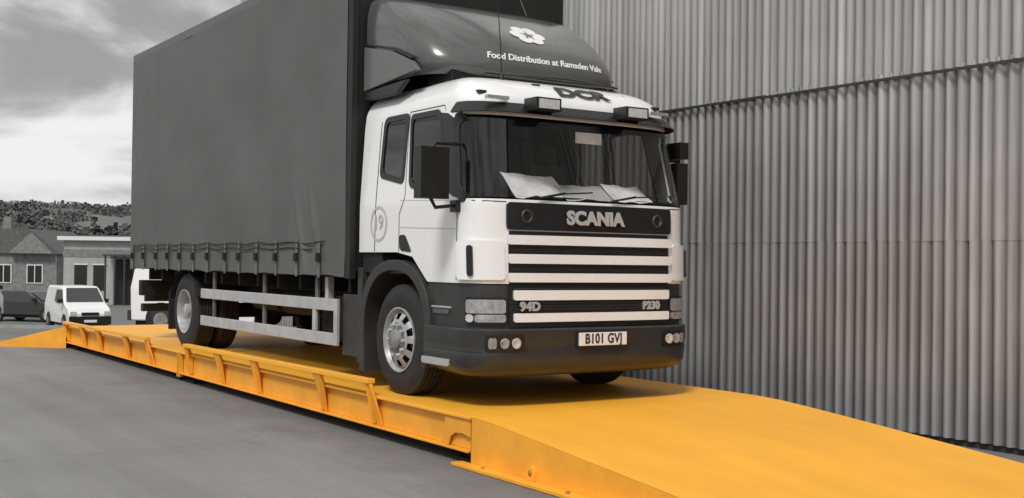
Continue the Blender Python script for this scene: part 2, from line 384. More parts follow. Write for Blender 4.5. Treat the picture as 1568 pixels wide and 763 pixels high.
def patch(mb,poly,off,k,nz=8,ns=10,thick=.0,smooth=True):
    z0=min(p[1] for p in poly)+1e-4; z1=max(p[1] for p in poly)-1e-4
    fo=off if callable(off) else (lambda s,z:off)
    zs=sorted(set([z0+(z1-z0)*(.5-.5*math.cos(math.pi*i/nz)) for i in range(nz+1)]))
    F=[];B=[]
    for z in zs:
        a,b=rng(poly,z)
        for j in range(ns+1):
            s=a+(b-a)*j/ns; o=fo(s,z); F.append(PS(s,z,o)); B.append(PS(s,z,o-thick))
    n=ns+1; m=len(zs)
    mb.add(F,[(i*n+j,i*n+j+1,(i+1)*n+j+1,(i+1)*n+j) for i in range(m-1) for j in range(ns)],k,smooth)
    if thick:
        per=[j for j in range(n)]+[i*n+n-1 for i in range(1,m)]+[(m-1)*n+j for j in range(n-2,-1,-1)]+[i*n for i in range(m-2,0,-1)]
        q=len(per); vs=[F[i] for i in per]+[B[i] for i in per]
        mb.add(vs,[(i,(i+1)%q,q+(i+1)%q,q+i) for i in range(q)],k,False)
def grow(poly,g):
    c=Vector((sum(p[0] for p in poly)/len(poly),sum(p[1] for p in poly)/len(poly)))
    w=max(p[0] for p in poly)-c.x; h=max(p[1] for p in poly)-c.y
    return [(c.x+(p[0]-c.x)*(w+g)/w, c.y+(p[1]-c.y)*(h+g)/h) for p in poly]
def ring(mb,poly,g0,g1,off,k):
    a=grow(poly,g0);b=grow(poly,g1);n=len(a)
    vs=[PS(*p,off) for p in a]+[PS(*p,off) for p in b]+[PS(*p,off-.02) for p in a]+[PS(*p,off-.012) for p in b]
    mb.add(vs,[(i,(i+1)%n,n+(i+1)%n,n+i) for i in range(n)],k,False)
    mb.add(vs,[(i,(i+1)%n,2*n+(i+1)%n,2*n+i) for i in range(n)]+[(n+i,n+(i+1)%n,3*n+(i+1)%n,3*n+i) for i in range(n)],k,False)
def inside(poly,x,y):
    c=False;n=len(poly);j=n-1
    for i in range(n):
        xi,yi=poly[i];xj,yj=poly[j]
        if (yi>y)!=(yj>y) and x<(xj-xi)*(y-yi)/(yj-yi)+xi: c=not c
        j=i
    return c
WSs=SC-.12
ws=rnd([(-WSs,2.17),(WSs,2.17),(WSs-.03,2.86),(-WSs+.03,2.86)],.10)
dw=rnd([(sY(8.66),2.20),(sY(9.36),2.32),(sY(9.40),2.93),(sY(8.74),2.93)],.07)
rw=rnd([(sY(9.53),2.36),(sY(9.96),2.44),(sY(9.93),2.95),(sY(9.50),2.95)],.07)
neg=lambda p:[(-a,b) for a,b in p]
holes=[ws,dw,rw,neg(dw),neg(rw)]
hb=[grow(h,.025) for h in holes]
RZ,RH,RF,RX,RYC=2.97,.31,.52,.30,9.5
def shell():
    sE=sY(10.38); N=300; ss=[-sE+2*sE*i/N for i in range(N+1)]
    def zb(s):
        Y=8.58+abs(s)-SC
        return float(np.interp(Y,[8.0,9.02,9.30,9.6,10.4],[1.44,1.44,1.66,1.70,1.70]))
    zt=RZ; NZ=60; vs=[]; SZ=[]
    for i in range(NZ+1):
        for s in ss:
            zc=1.44+(zt-1.44)*i/NZ; b=zb(s)
            z=zc if zc>2.1 else 2.1-(2.1-zc)*(2.1-b)/(2.1-1.44)
            vs.append(PS(s,z)); SZ.append((s,z))
    n=N+1; fs=[]
    for i in range(NZ):
        for j in range(N):
            q=(i*n+j,i*n+j+1,(i+1)*n+j+1,(i+1)*n+j)
            c=(sum(SZ[a][0] for a in q)/4,sum(SZ[a][1] for a in q)/4)
            if c[1]>2.1 and any(inside(h,*c) for h in hb): continue
            fs.append(q)
    base=vs[NZ*n:]; K=14; rows=[list(range(NZ*n,NZ*n+n))]
    for k in range(1,K+1):
        t=k/K*math.pi/2; row=[]
        for p in base:
            d=1-math.cos(t)
            x=CX+(p.x-CX)*(1-RX*d)
            if p.y<RYC: y=RYC-(RYC-p.y)*(1-RF*d)
            else: y=p.y-(p.y-RYC)*.05*d
            z=RZ+RH*math.sin(t)
            row.append(len(vs)); vs.append(Vector((x,y,z)))
        rows.append(row)
    for a,b in zip(rows[:-1],rows[1:]):
        for j in range(n-1): fs.append((a[j],a[j+1],b[j+1],b[j]))
    last=rows[-1]; h=n//2
    for j in range(h):
        a,b=last[j],last[j+1]; c,d=last[n-2-j],last[n-1-j]
        fs.append((a,b,c,d) if b!=c else (a,b,d))
    rear=[i*n for i in range(NZ+1)]; rear2=[i*n+n-1 for i in range(NZ+1)]
    rr=[r[0] for r in rows]; rr2=[r[-1] for r in rows]
    L=rear+rr[1:]; Q=rear2+rr2[1:]
    for a,b,c,d in zip(L[:-1],L[1:],Q[1:],Q[:-1]): fs.append((a,b,c,d))
    mb=MB(); mb.add(vs,fs,'white',True); mb.mi('dark_in')
    ob=mb.obj('cab_shell',T)
    sd=ob.modifiers.new('s','SOLIDIFY'); sd.thickness=.025; sd.offset=-1; sd.material_offset=1
    es=ob.modifiers.new('e','EDGE_SPLIT'); es.split_angle=R(45)
shell()
mb=MB(); patch(mb,ws,.0,'glass',16,40); mb.obj('windscreen',T)
mb=MB()
for h in(dw,rw): patch(mb,h,-.004,'glassd',12,8); patch(mb,neg(h),-.004,'glassd',12,8)
mb.obj('side_windows',T)
mb=MB(); ring(mb,ws,-.03,.045,.008,'black')
for h in(dw,rw,neg(dw),neg(rw)): ring(mb,h,-.018,.035,.007,'black')
ap=[(WSs+.02,2.16),(sY(8.66),2.20),(sY(8.72),2.93),(WSs,2.90)]
patch(mb,ap,.005,'black',10,5); patch(mb,neg(ap),.005,'black',10,5)
mb.obj('window_gaskets',T)
mb=MB()
def line(pts,w,k='black',off=.003):
    for sg in(1,-1):
        for a,b in zip(pts[:-1],pts[1:]):
            a=Vector(a);b=Vector(b); d=(b-a).normalized(); nrm=Vector((-d.y,d.x))*w/2
            N=max(1,int((b-a).length/.08)); vs=[]
            for i in range(N+1):
                p=a+(b-a)*i/N
                for q in(p+nrm,p-nrm): vs.append(PS(sg*q.x,q.y,off))
            mb.add(vs,[(2*i,2*i+1,2*i+3,2*i+2) for i in range(N)],k,False)
line([(sY(9.46),2.99),(sY(9.46),2.2),(sY(9.56),2.05),(sY(9.56),1.70)],.009)
line([(sY(9.46),2.99),(sY(8.62),2.99),(sY(8.60),2.94)],.009)
line([(sY(8.50),2.15),(sY(8.52),1.46)],.010)
line([(sY(10.02),3.05-.1),(sY(10.05),1.71)],.012)
line([(sX(.90),2.13),(sY(8.50),2.14)],.008)
line([(sY(8.50),2.14),(sY(9.56),2.18)],.005,'faint')
line([(sY(8.52),1.90),(sY(9.56),1.93)],.006,'faint')
mb.obj('panel_gaps',T)
mb=MB()
XG=.885
def fr(x0,x1,z0,z1,r=.012): return rnd([(sX(x0),z0),(sX(x1),z0),(sX(x1),z1),(sX(x0),z1)],r,3)
patch(mb,fr(-XG,XG,1.44,1.885,.01),.006,'black',4,30,.01)
for a,b in((1.77,1.85),(1.61,1.69),(1.452,1.53)):
    patch(mb,fr(-XG-.005,XG+.005,a,b,.01),.040,'white',4,30,.033)
for zc in(1.73,1.715,1.57,1.555): patch(mb,fr(-XG+.02,XG-.02,zc-.003,zc+.003,.001),.018,'dgrey',2,30,.012)
patch(mb,fr(-XG-.02,XG+.02,1.895,2.125,.03),.022,'black',6,30,.02)
mb.obj('radiator_grille',T)
text('maker_lettering','SCANIA',(CX-.02,8.125,2.005),(R(88),0,0),.158,'chrome',T,sx=1.10,ext=.006,off=.008,space=1.02)
mb=MB()
for s in(-1,1):
    c=PS(sX(s*.72),2.01,.024); mb.lathe([(0,.062),(-.014,.055),(-.012,.042),(.004,.038),(.004,0)],c,'y','dgrey',24)
mb.obj('nameplate_bosses',T)
mb=MB()
for sg in(1,-1):
    p=rnd([(sX(.91),1.47),(sY(8.46),1.47),(sY(8.46),1.80),(sX(.93),1.80)],.04)
    p=[(sg*a,b) for a,b in p]
    patch(mb,p,lambda s,z:.018+.03*max(0,1-abs(abs(s)-sY(8.44))/.22),'white',8,16,.03)
    q=rnd([(sY(8.30),1.50),(sY(8.30)+.045,1.50),(sY(8.30)+.05,1.76),(sY(8.30)+.005,1.76)],.02)
    patch(mb,[(sg*a,b) for a,b in q],.052,'black',8,3,.02)
mb.obj('corner_air_guides',T)
mb=MB()
lf=[(-sY(9.02),1.05),(sY(9.02),1.05),(sY(9.02),1.437),(-sY(9.02),1.437)]
patch(mb,lf,-.012,'dgrey',6,110,.02)
patch(mb,fr(-XG,XG,1.07,1.43,.01),.004,'black',4,30,.01)
for a,b in((1.300,1.385),(1.115,1.19)): patch(mb,fr(-XG+.04,XG-.02,a,b,.01),.03,'white',4,30,.03)
for z in(1.225,1.25,1.275,1.40): patch(mb,fr(-XG+.05,XG-.05,z-.004,z+.004,.001),.012,'dgrey',2,30,.01)
mb.obj('lower_grille_panel',T)
text('model_badge','94D',(CX-.70,8.135,1.245),(R(90),0,0),.10,'chrome',T,sx=1.1,ext=.006,off=.005,space=1.1)
text('power_badge','P230',(CX+.64,8.145,1.245),(R(90),0,0),.095,'chrome',T,sx=1.0,ext=.006,off=.005,space=1.05)
mb=MB()
for sg in(1,-1):
    def hp(a,b,c,d,r=.02): return [(sg*u,v) for u,v in rnd([(a,c),(b,c),(b,d),(a,d)],r)]
    s0,s1=sX(.895),sY(8.40)
    patch(mb,hp(s0,s1,1.095,1.325,.03),.006,'black',5,14,.02)
    patch(mb,hp(s0+.02,s1-.02,1.19,1.305),.016,'lamp',5,14,.01)
    patch(mb,hp(s0+.02,s1-.10,1.115,1.18),.016,'lamp',5,12,.01)
    patch(mb,hp(s1-.09,s1-.02,1.115,1.18),.018,'lampw',3,4,.01)
    for i in range(9):
        a=s0+.05+i*(s1-s0-.12)/8; patch(mb,hp(a,a+.004,1.2,1.295,.001),.0185,'alu',2,1)
    patch(mb,hp(sY(8.62),sY(8.95),1.22,1.235,.002),.0,'alu',2,6,.01)
    patch(mb,hp(sY(8.66),sY(8.93),1.17,1.21,.006),.0,'bodyrail',2,6,.01)
mb.obj('head_lamps',T)
def bumper():
    mb=MB(); prof=[(1.062,-.03),(1.062,.03),(1.05,.045),(.93,.05),(.88,.042),(.86,.05),(.74,.045),(.68,.02),(.635,-.04),(.635,-.10)]
    sE=sY(9.0); N=120; vs=[]
    for z,o in prof:
        for i in range(N+1):
            s=-sE+2*sE*i/N; zz_=z
            if z<.8: zz_=z+.06*max(0,(abs(s)-1.0)/1.2)
            vs.append(PS(s,zz_,o))
    n=N+1
    mb.add(vs,[(i*n+j,i*n+j+1,(i+1)*n+j+1,(i+1)*n+j) for i in range(len(prof)-1) for j in range(N)],'bump',True)
    for e_ in(0,N): mb.add([vs[i*n+e_] for i in range(len(prof))],[tuple(range(len(prof)))],'bump')
    ob=mb.obj('bumper',T); es=ob.modifiers.new('e','EDGE_SPLIT'); es.split_angle=R(35)
bumper()
mb=MB()
for sg in(1,-1):
    def hp(a,b,c,d,r=.02): return [(sg*u,v) for u,v in rnd([(a,c),(b,c),(b,d),(a,d)],r)]
    patch(mb,hp(sX(.76),sX(1.08),.875,1.015,.02),.056,'black',5,10,.02)
    c=PS(sg*sX(.84),.945,.058); mb.lathe([(0,.042),(-.012,.046),(-.008,.036),(.0,0)],c,'y','lampw',20)
    c=PS(sg*sX(.94),.945,.058); mb.lathe([(0,.042),(-.012,.046),(-.008,.036),(.0,0)],c,'y','lamp',20)
    patch(mb,hp(sX(1.0),sX(1.06),.90,.99,.01),.060,'lamp',3,3,.01)
    patch(mb,hp(sY(8.55),sY(9.02),.735,.79,.015),.058,'alu',3,8,.03)
    patch(mb,hp(sX(1.1),sY(8.98),.868,.874,.001),.0485,'black',1,30,.0)
mb.obj('fog_lamps',T)
mb=MB(); mb.box(CX-.215,CX+.305,8.075,8.095,.905,1.018,'letter'); mb.box(CX-.235,CX+.325,8.096,8.15,.895,1.03,'black'); mb.obj('number_plate',T,.003)
text('registration','B101 GVJ',(CX+.045,8.073,.962),(R(90),0,0),.118,'letterd',T,sx=.84,ext=.001,off=.0035,space=1.06)
mb=MB()
for sg in(-1,1):
    xo=CX+sg*1.225; xi=CX+sg*.80; cy,cz=9.62,.93
    pts=[R(-8)+R(196)*i/28 for i in range(29)]
    outer=[];inner=[]
    for t in pts:
        c,s_=math.cos(t),math.sin(t)
        f=lambda r:(cy-math.copysign(abs(c)**.85,c)*r, cz+math.copysign(abs(s_)**.85,s_)*r*1.0)
        outer.append(f(.70)); inner.append(f(.60))
    outer=[(10.30,.55)]+outer[::-1]+[(9.0,.68)]; inner=[(10.20,.55)]+inner[::-1]+[(9.07,.68)]
    n=len(outer)
    vs=[(xo,*p) for p in outer]+[(xo,*p) for p in inner]+[(xi,*p) for p in outer]+[(xi,*p) for p in inner]
    fs=[]
    for i in range(n-1):
        fs+=[(i,i+1,n+i+1,n+i),(i,i+1,2*n+i+1,2*n+i),(n+i,n+i+1,3*n+i+1,3*n+i)]
    mb.add(vs,fs,'dgrey')
    mb.add([(xi,*p) for p in inner]+[(xi,9.6,.6)],[(i,i+1,n) for i in range(n-1)],'chassis')
    mb.box(*sorted((xo-sg*.02,xi)),10.305,10.40,.62,1.55,'dgrey')
    mb.box(*sorted((CX+sg*1.17,CX+sg*.8)),9.95,10.36,1.50,1.72,'chassis')
mb.obj('front_wheel_arches',T,.008)
mb=MB()
for sg in(1,-1):
    p=[(sg*a,b) for a,b in rnd([(sY(9.31),1.70),(sY(9.54),1.715),(sY(9.55),1.86),(sY(9.44),1.86)],.03)]
    patch(mb,p,.006,'black',6,5,.01)
mb.obj('door_step_recess',T)
text('door_crest','19',(CX-1.208,9.97,1.98),(R(90),0,R(-90)),.2,'faint',T,ext=.001)
mb=MB()
vs=[];N=30
for i in range(N):
    t=2*math.pi*i/N; vs+= [(CX-1.2045,9.97+.17*math.cos(t),1.97+.17*math.sin(t)),(CX-1.2045,9.97+.145*math.cos(t),1.97+.145*math.sin(t))]
mb.add(vs,[(2*i,2*i+1,(2*i+3)%(2*N),(2*i+2)%(2*N)) for i in range(N)],'faint'); mb.obj('crest_ring',T)
mb=MB()
vp=rnd([(-SC+.16,2.88),(SC-.06,2.88),(SC-.08,2.99),(-SC+.18,2.99)],.02)
patch(mb,vp,lambda s,z:.02+.07*(3.0-z)/.12,'black',6,60,.012)
for x in(-.52,.46):
    mb.box(CX+x-.13,CX+x+.13,8.15,8.34,2.925,3.035,'black'); mb.box(CX+x-.105,CX+x+.105,8.14,8.151,2.94,3.02,'lampw')
mb.obj('sun_visor',T)
mb=MB()
for x,y,z in((-.98,8.52,3.07),(-.35,8.62,3.19),(.62,8.62,3.17),(.95,8.5,3.08)):
    mb.box(CX+x-.04,CX+x+.04,y-.03,y+.03,z,z+.03,'dgrey')
for x in(-.9,.9): mb.box(CX+x-.11,CX+x+.11,8.36,8.41,3.015,3.045,'lamp')
mb.box(CX-.75,CX+.75,8.80,8.83,3.30,3.315,'black')
mb.tube([(CX-.62,8.75,3.27),(CX-.64,8.75,3.6),(CX-.69,8.76,4.2),(CX-.76,8.78,4.7)],[.006,.005,.004,.003],'black',6)
mb.lathe([(0,.025),(.05,.018),(.05,0)],(CX-.62,8.75,3.25),'z','black',12)
mb.tube([(CX+.15,9.5,4.05),(CX-.1,9.3,4.22),(CX-.4,9.1,4.38),(CX-.75,9.0,4.5)],.004,'alu',5)
mb.tube([(CX-.62,8.70,3.29),(CX,8.62,3.30),(CX+.62,8.70,3.29)],.012,'dgrey',6)
mb.obj('roof_fittings',T,.003)
def roofwrap(u,v,w):
    x=CX+.08+u; zt_=3.145+v*.62; t=math.asin(min(.999,(zt_-RZ)/RH)); d=1-math.cos(t)
    xr=abs(x-CX)/(1-RX*d); s=sX(min(1.19,xr)); p=P0(s,RZ); y=RYC-(RYC-p.y)*(1-RF*d)
    return (x,y-.012-w,zt_+.010)
text('roof_lettering','DCR',None,None,.19,'letterd',T,sx=1.45,ext=.004,off=.008,wrap=roofwrap)
mb=MB()
for x0,x1 in((-.60,-.02),(.18,.78)):
    a=PS(sX(x0),2.165,.03); b=PS(sX(x1),2.235,.03); c=PS(sX((x0+x1)/2-.02),2.215,.045)
    mb.tube([a,c],.009,'black',6); mb.tube([PS(sX(x0+.12),2.185,.02),PS(sX((x0+x1)/2),2.215,.02),b],.007,'black',6)
mb.obj('wipers',T)
mb=MB()
x=CX-1.50
mb.box(x-.135,x+.135,8.38,8.50,2.14,2.57,'black'); mb.box(x-.12,x+.12,8.5005,8.505,2.16,2.54,'chrome')
mb.tube([(CX-1.17,8.52,2.62),(x+.05,8.47,2.61),(x,8.46,2.54)],.016,'black',8)
mb.tube([(CX-1.18,8.52,2.10),(x+.05,8.46,2.07),(x,8.46,2.15)],.016,'black',8)
mb.box(CX-1.245,CX-1.185,8.47,8.57,2.04,2.14,'black')
x=CX+1.325
mb.box(x-.065,x+.065,8.50,8.76,2.20,2.60,'black'); mb.box(x-.055,x+.055,8.48,8.72,2.64,2.80,'black')
mb.tube([(CX+1.14,8.55,2.62),(x,8.55,2.62)],.016,'black',8); mb.tube([(CX+1.18,8.55,2.12),(x,8.55,2.14),(x,8.56,2.22)],.016,'black',8)
mb.obj('door_mirrors',T,.028)
mb=MB()
mb.box(CX-1.1,CX+1.1,8.35,8.72,1.75,2.12,'dark_in'); mb.box(CX-1.15,CX+1.15,8.3,10.3,1.5,1.55,'dark_in')
mb.prism([(8.42,2.121),(8.72,2.121),(8.66,2.20),(8.5,2.21)],'x',CX-1.0,CX-.15,'dark_in')
for x in(-.62,.62):
    mb.box(CX+x-.25,CX+x+.25,9.2,9.7,1.75,1.95,'seat'); mb.hexa([(CX+x-.24,9.62,1.96),(CX+x+.24,9.62,1.96),(CX+x+.24,9.76,1.96),(CX+x-.24,9.76,1.96),(CX+x-.2,9.76,2.62),(CX+x+.2,9.76,2.62),(CX+x+.2,9.86,2.62),(CX+x-.2,9.86,2.62)],'seat'); mb.box(CX+x-.13,CX+x+.13,9.78,9.88,2.64,2.82,'seat')
mb.lathe([(.0,.21),(.02,.225),(.0,.24),(-.02,.225),(.0,.21)],(CX-.62,8.95,2.17),'z','black',32)
mb.box(CX-1.1,CX+1.1,10.25,10.30,1.6,2.9,'bodyrail')
mb.obj('cab_interior',T,.02)
mb=MB()
def sheet(c,w,d,ang,tilt,k):
    vs=[];n=8
    ca,sa=math.cos(ang),math.sin(ang)
    for i in range(n+1):
        for j in range(n+1):
            u=(i/n-.5)*w; v=(j/n-.5)*d
            vs.append((c[0]+u*ca-v*sa*.3, c[1]+u*sa+v*ca, c[2]+v*tilt+.03*noise.noise(Vector((u*6,v*6,c[0])))))
    mb.add(vs,[(i*(n+1)+j,i*(n+1)+j+1,(i+1)*(n+1)+j+1,(i+1)*(n+1)+j) for i in range(n) for j in range(n)],k,True)
sheet((CX-.42,8.50,2.30),.62,.26,.12,.85,'paper'); sheet((CX+.12,8.47,2.26),.56,.24,-.03,.65,'faint'); sheet((CX+.60,8.47,2.27),.48,.24,.08,.65,'paper')
mb.box(CX-.03,CX+.26,8.42,8.43,2.70,2.80,'paper')
mb.obj('dashboard_papers',T)
fz=[3.34,3.38,3.44,3.52,3.62,3.72,3.82,3.92,4.02,4.10,4.16,4.20,4.215]
fy=[9.12,9.05,9.04,9.08,9.15,9.25,9.37,9.51,9.67,9.83,9.99,10.14,10.26]
fh=[1.08,1.10,1.115,1.13,1.14,1.145,1.15,1.15,1.145,1.13,1.11,1.07,1.0]
def fsurf(x,z):
    y=float(np.interp(z,fz,fy)); h=float(np.interp(z,fz,fh)); dep=min(.55,max(.05,(10.36-y)*.8))
    si=min(1,(abs(x)/h))**1.6; c=math.sqrt(max(0,1-si*si)); return y+dep*(1-c**.625)
def fairing():
    mb=MB(); N=60; vs=[]
    for z,y,h in zip(fz,fy,fh):
        dep=min(.55,max(.05,(10.36-y)*.8)); row=[]
        for sg in(-1,1):
            seq=range(N//2,-1,-1) if sg<0 else range(1,N//2+1)
            if sg<0: row.append((CX-h,10.38,z))
            for i in seq:
                t=i/(N//2)*math.pi/2; X_=h*math.sin(t)**(2/3.2); Y2=dep*(1-math.cos(t)**(2/3.2)); row.append((CX+sg*X_,y+Y2,z))
            if sg>0: row.append((CX+h,10.38,z))
        vs+=row; n=len(row)
    fs=[(i*n+j,i*n+j+1,(i+1)*n+j+1,(i+1)*n+j) for i in range(len(fz)-1) for j in range(n-1)]
    fs.append(tuple((len(fz)-1)*n+j for j in range(n))); mb.add(vs,fs,'fair',True)
    ob=mb.obj('air_deflector',T); es=ob.modifiers.new('e','EDGE_SPLIT'); es.split_angle=R(50)
    mb=MB()
    for sg in(-1,1):
        x0,x1=CX+sg*1.13,CX+sg*1.175
        mb.prism([(10.39,3.28),(9.3,3.36),(9.42,3.46),(9.8,3.60),(10.39,3.72)],'x',min(x0,x1),max(x0,x1),'fair2')
        mb.prism([(10.39,3.735),(9.8,3.615),(9.42,3.475),(9.40,3.49),(9.8,3.635),(10.39,3.755)],'x',min(x0,x1)-.004,max(x0,x1)+.004,'black')
        mb.prism([(10.39,3.18),(9.7,3.18),(9.5,3.30),(10.39,3.27)],'x',min(x0,x1),max(x0,x1),'black')
    mb.box(CX-.9,CX+.9,9.15,9.6,3.27,3.36,'black')
    mb.obj('deflector_side_panels',T,.008)
fairing()
def fw_(cx,cz,kz=.62):
    def f(u,v,w): 
        x=cx+u; z=cz+v*kz; return (CX+x,fsurf(x,z)-.006-w,z)
    return f
text('deflector_lettering','Food Distribution at Ramsden Vale',None,None,.098,'letter',T,sx=.98,ext=.002,shear=.35,off=.002,wrap=fw_(.12,3.535,.95))
mb=MB(); ex,ez=.08,3.83
ws2=fw_(ex,ez,.62)
def blob(pts,k,w): 
    n=len(pts); mb.add([ws2(u,v,w) for u,v in pts]+[ws2(u,v,-.004) for u,v in pts],[tuple(range(n))]+[(j,(j+1)%n,n+(j+1)%n,n+j) for j in range(n)],k)
for i in range(7):
    a=i*math.pi/3; cxx,cyy=(.105*math.cos(a)*1.2,.105*math.sin(a)) if i<6 else (0,0)
    blob([(cxx+.074*math.cos(t),cyy+.066*math.sin(t)) for t in [2*math.pi*j/18 for j in range(18)]],'letter',.003+.0006*i)
blob([((.085 if j%2==0 else .032)*math.cos(2*math.pi*j/10+.3),(.085 if j%2==0 else .032)*math.sin(2*math.pi*j/10+.3)) for j in range(10)],'fair',.011)
mb.obj('deflector_emblem',T)
BX0,BX1,BY0,BY1,BZ0,BZ1=5.03,7.57,10.45,18.09,1.70,4.69
mb=MB()
mb.box(BX0+.02,BX1-.02,BY0,BY0+.05,1.5,BZ1-.02,'bulk'); mb.box(BX0+.02,BX1-.02,BY1-.05,BY1,1.5,BZ1-.02,'bulk')
mb.box(BX0+.02,BX1-.02,BY0+.05,BY1-.05,1.45,1.60,'chassis'); mb.box(BX0+.03,BX1-.03,BY0+.05,BY1-.05,BZ1-.05,BZ1-.01,'bulk')
for x0,x1 in((BX0-.005,BX0+.06),(BX1-.06,BX1+.005)):
    mb.box(x0,x1,BY0-.01,BY1+.01,4.59,BZ1+.01,'bodyrail'); mb.box(x0,x1,BY0-.012,BY0+.10,1.44,4.588,'bulk'); mb.box(x0,x1,BY1-.06,BY1+.012,1.44,4.588,'bodyrail')
    mb.box(x0+.015,x1,BY0+.10,BY1-.06,1.50,1.66,'chassis')
mb.box(BX0-.007,BX0-.0055,BY0,BY1,4.575,4.589,'bulk')
mb.obj('load_body_frame',T,.006)
strapY=[]; y=11.15
while y<17.9: strapY.append(y+random.uniform(-.05,.05)); y+=.56
def curtain(sg):
    mb=MB(); NY,NZ_=380,70; vs=[]; xb=BX0 if sg<0 else BX1
    for i in range(NZ_+1):
        z0=1.46+(4.60-1.46)*i/NZ_
        for j in range(NY+1):
            Y=BY0+.10+(BY1-.06-BY0-.10)*j/NY
            low=max(0,1-(z0-1.45)/.9)
            ds=min(abs(Y-s) for s in strapY)
            d=.014*noise.noise(Vector((Y*.7,z0*.35,2)))+.007*noise.noise(Vector((Y*2.2,z0*.5,7)))
            d+=low*low*(.022*noise.noise(Vector((Y*5,z0*1.2,4)))-.018*math.exp(-(ds/.06)**2))
            u=(Y-11.2)-(z0-1.8)*.35; fz_=max(0,1-abs(z0-2.0)/.6)
            d+=.035*fz_*math.exp(-(u/.05)**2)+.03*fz_*math.exp(-((u-.38)/.05)**2)*(1 if z0<2.35 else .5)
            z=z0+(low**3)*(.025*noise.noise(Vector((Y*2.5,0,9))))
            vs.append((xb+sg*(.012+d),Y,z))
    n=NY+1; mb.add(vs,[(i*n+j,i*n+j+1,(i+1)*n+j+1,(i+1)*n+j) for i in range(NZ_) for j in range(NY)],'curtain',True)
    return mb.obj('side_curtain',T)
curtain(-1); curtain(1)
mb=MB()
for sg,xb in((-1,BX0),(1,BX1)):
    for i,y in enumerate(strapY):
        x=xb+sg*.022
        mb.box(min(x,x+sg*.006),max(x,x+sg*.006),y-.022,y+.022,1.44,1.83,'strap')
        mb.box(min(x,x+sg*.03),max(x,x+sg*.03),y-.03,y+.03,1.60,1.69,'chassis')
    x=xb+sg*.028
    for (z,a,b) in((1.80,11.0,17.9),(1.74,11.3,17.9)):
        pts=[(x,yy,z+.012*math.sin(yy*7)+.008*noise.noise(Vector((yy*3,z,0)))) for yy in np.linspace(a,b,60)]
        mb.tube(pts,.007,'bulk',5)
mb.obj('curtain_straps',T)
mb=MB()
for x in(-.42,.42): mb.box(CX+x-.04,CX+x+.04,8.6,17.8,1.02,1.28,'chassis')
y=10.7
while y<18: mb.box(CX-1.15,CX+1.15,y-.03,y+.03,1.29,1.45,'chassis'); y+=.62
mb.box(CX-.55,CX+.55,8.5,10.2,.75,1.45,'chassis')
mb.tube([(CX,10.2,1.0),(CX,15.7,.92)],.06,'chassis',10)
mb.tube([(CX-.9,15.7,.90),(CX+.9,15.7,.90)],.10,'chassis',14); mb.lathe([(-.2,.05),(-.14,.2),(0,.25),(.14,.2),(.2,.05)],(CX,15.7,.90),'x','chassis',20)
mb.tube([(CX-.9,9.53,.85),(CX+.9,9.53,.85)],.07,'chassis',12)
mb.box(CX+.55,CX+1.12,11.3,12.8,.72,1.28,'dgrey')
mb.box(CX-1.17,CX-.55,10.42,10.80,.66,1.28,'dgrey'); mb.box(CX-1.1,CX-.55,10.9,11.45,.78,1.25,'chassis')
mb.tube([(CX-.8,12.0,1.12),(CX-.8,13.0,1.12)],.14,'chassis',18); mb.tube([(CX-.75,13.3,1.12),(CX-.75,14.1,1.12)],.13,'chassis',18)
mb.box(CX-1.18,CX-1.1,11.15,11.22,1.1,1.45,'alu')
for sg in(-1,1):
    x0,x1=sorted((CX+sg*1.24,CX+sg*.62))
    pts=[(15.7+.60*math.cos(R(t)),.90+.60*math.sin(R(t))) for t in range(20,161,10)]
    pin=[(15.7+.58*math.cos(R(t)),.90+.58*math.sin(R(t))) for t in range(160,19,-10)]
    mb.prism(pts+pin,'x',x0,x1,'chassis'); mb.box(x0,x1,16.27,16.29,.62,1.15,'chassis')
    mb.box(x0,x1,17.6,17.75,1.05,1.28,'chassis')
    mb.box(CX+sg*.9-.2,CX+sg*.9+.2,17.9,17.95,.95,1.1,'dgrey')
mb.box(CX-1.15,CX+1.15,17.85,17.95,.80,.92,'dgrey')
for x in(-.6,.6): mb.box(CX+x-.04,CX+x+.04,17.8,17.85,.80,1.3,'chassis')
mb.obj('chassis_frame',T,.01)
mb=MB()
for sg in(-1,1):
    x0,x1=sorted((CX+sg*1.235,CX+sg*1.205))
    for z0,z1 in((1.10,1.225),(.75,.875)): mb.box(x0,x1,10.88,14.95,z0,z1,'alu')
    x0,x1=sorted((CX+sg*1.204,CX+sg*1.17))
    for y in(11.38,12.85,14.55): mb.box(x0,x1,y-.03,y+.03,.76,1.45,'bodyrail')
    x0,x1=sorted((CX+sg*1.237,CX+sg*1.20)); mb.box(x0,x1,10.80,10.879,.75,1.225,'alu')
    mb.box(x0,x1,11.33,11.40,.876,1.099,'alu')
mb.obj('side_guards',T,.006)
def tyre(mb,c,sg,r=.51,w=.29):
    h=w/2
    prof=[(-h+.03,.285),(-h+.005,.31),(-h,.36),(-h-.004,.41),(-h+.012,.465),(-h+.035,.50)]
    tr=[]; g=4; a=-h+.035; b=h-.035
    prof.append((a,r-.004))
    for i in range(g):
        p=a+(b-a)*(i+1)/(g+1); tr+=[(p-.007,r),(p-.006,r-.014),(p+.006,r-.014),(p+.007,r)]
    prof+=tr+[(b,r-.004),(h-.035,.50),(h-.012,.465),(h+.004,.41),(h,.36),(h-.005,.31),(h-.03,.285)]
    mb.lathe(prof,c,'x','rubber',72)
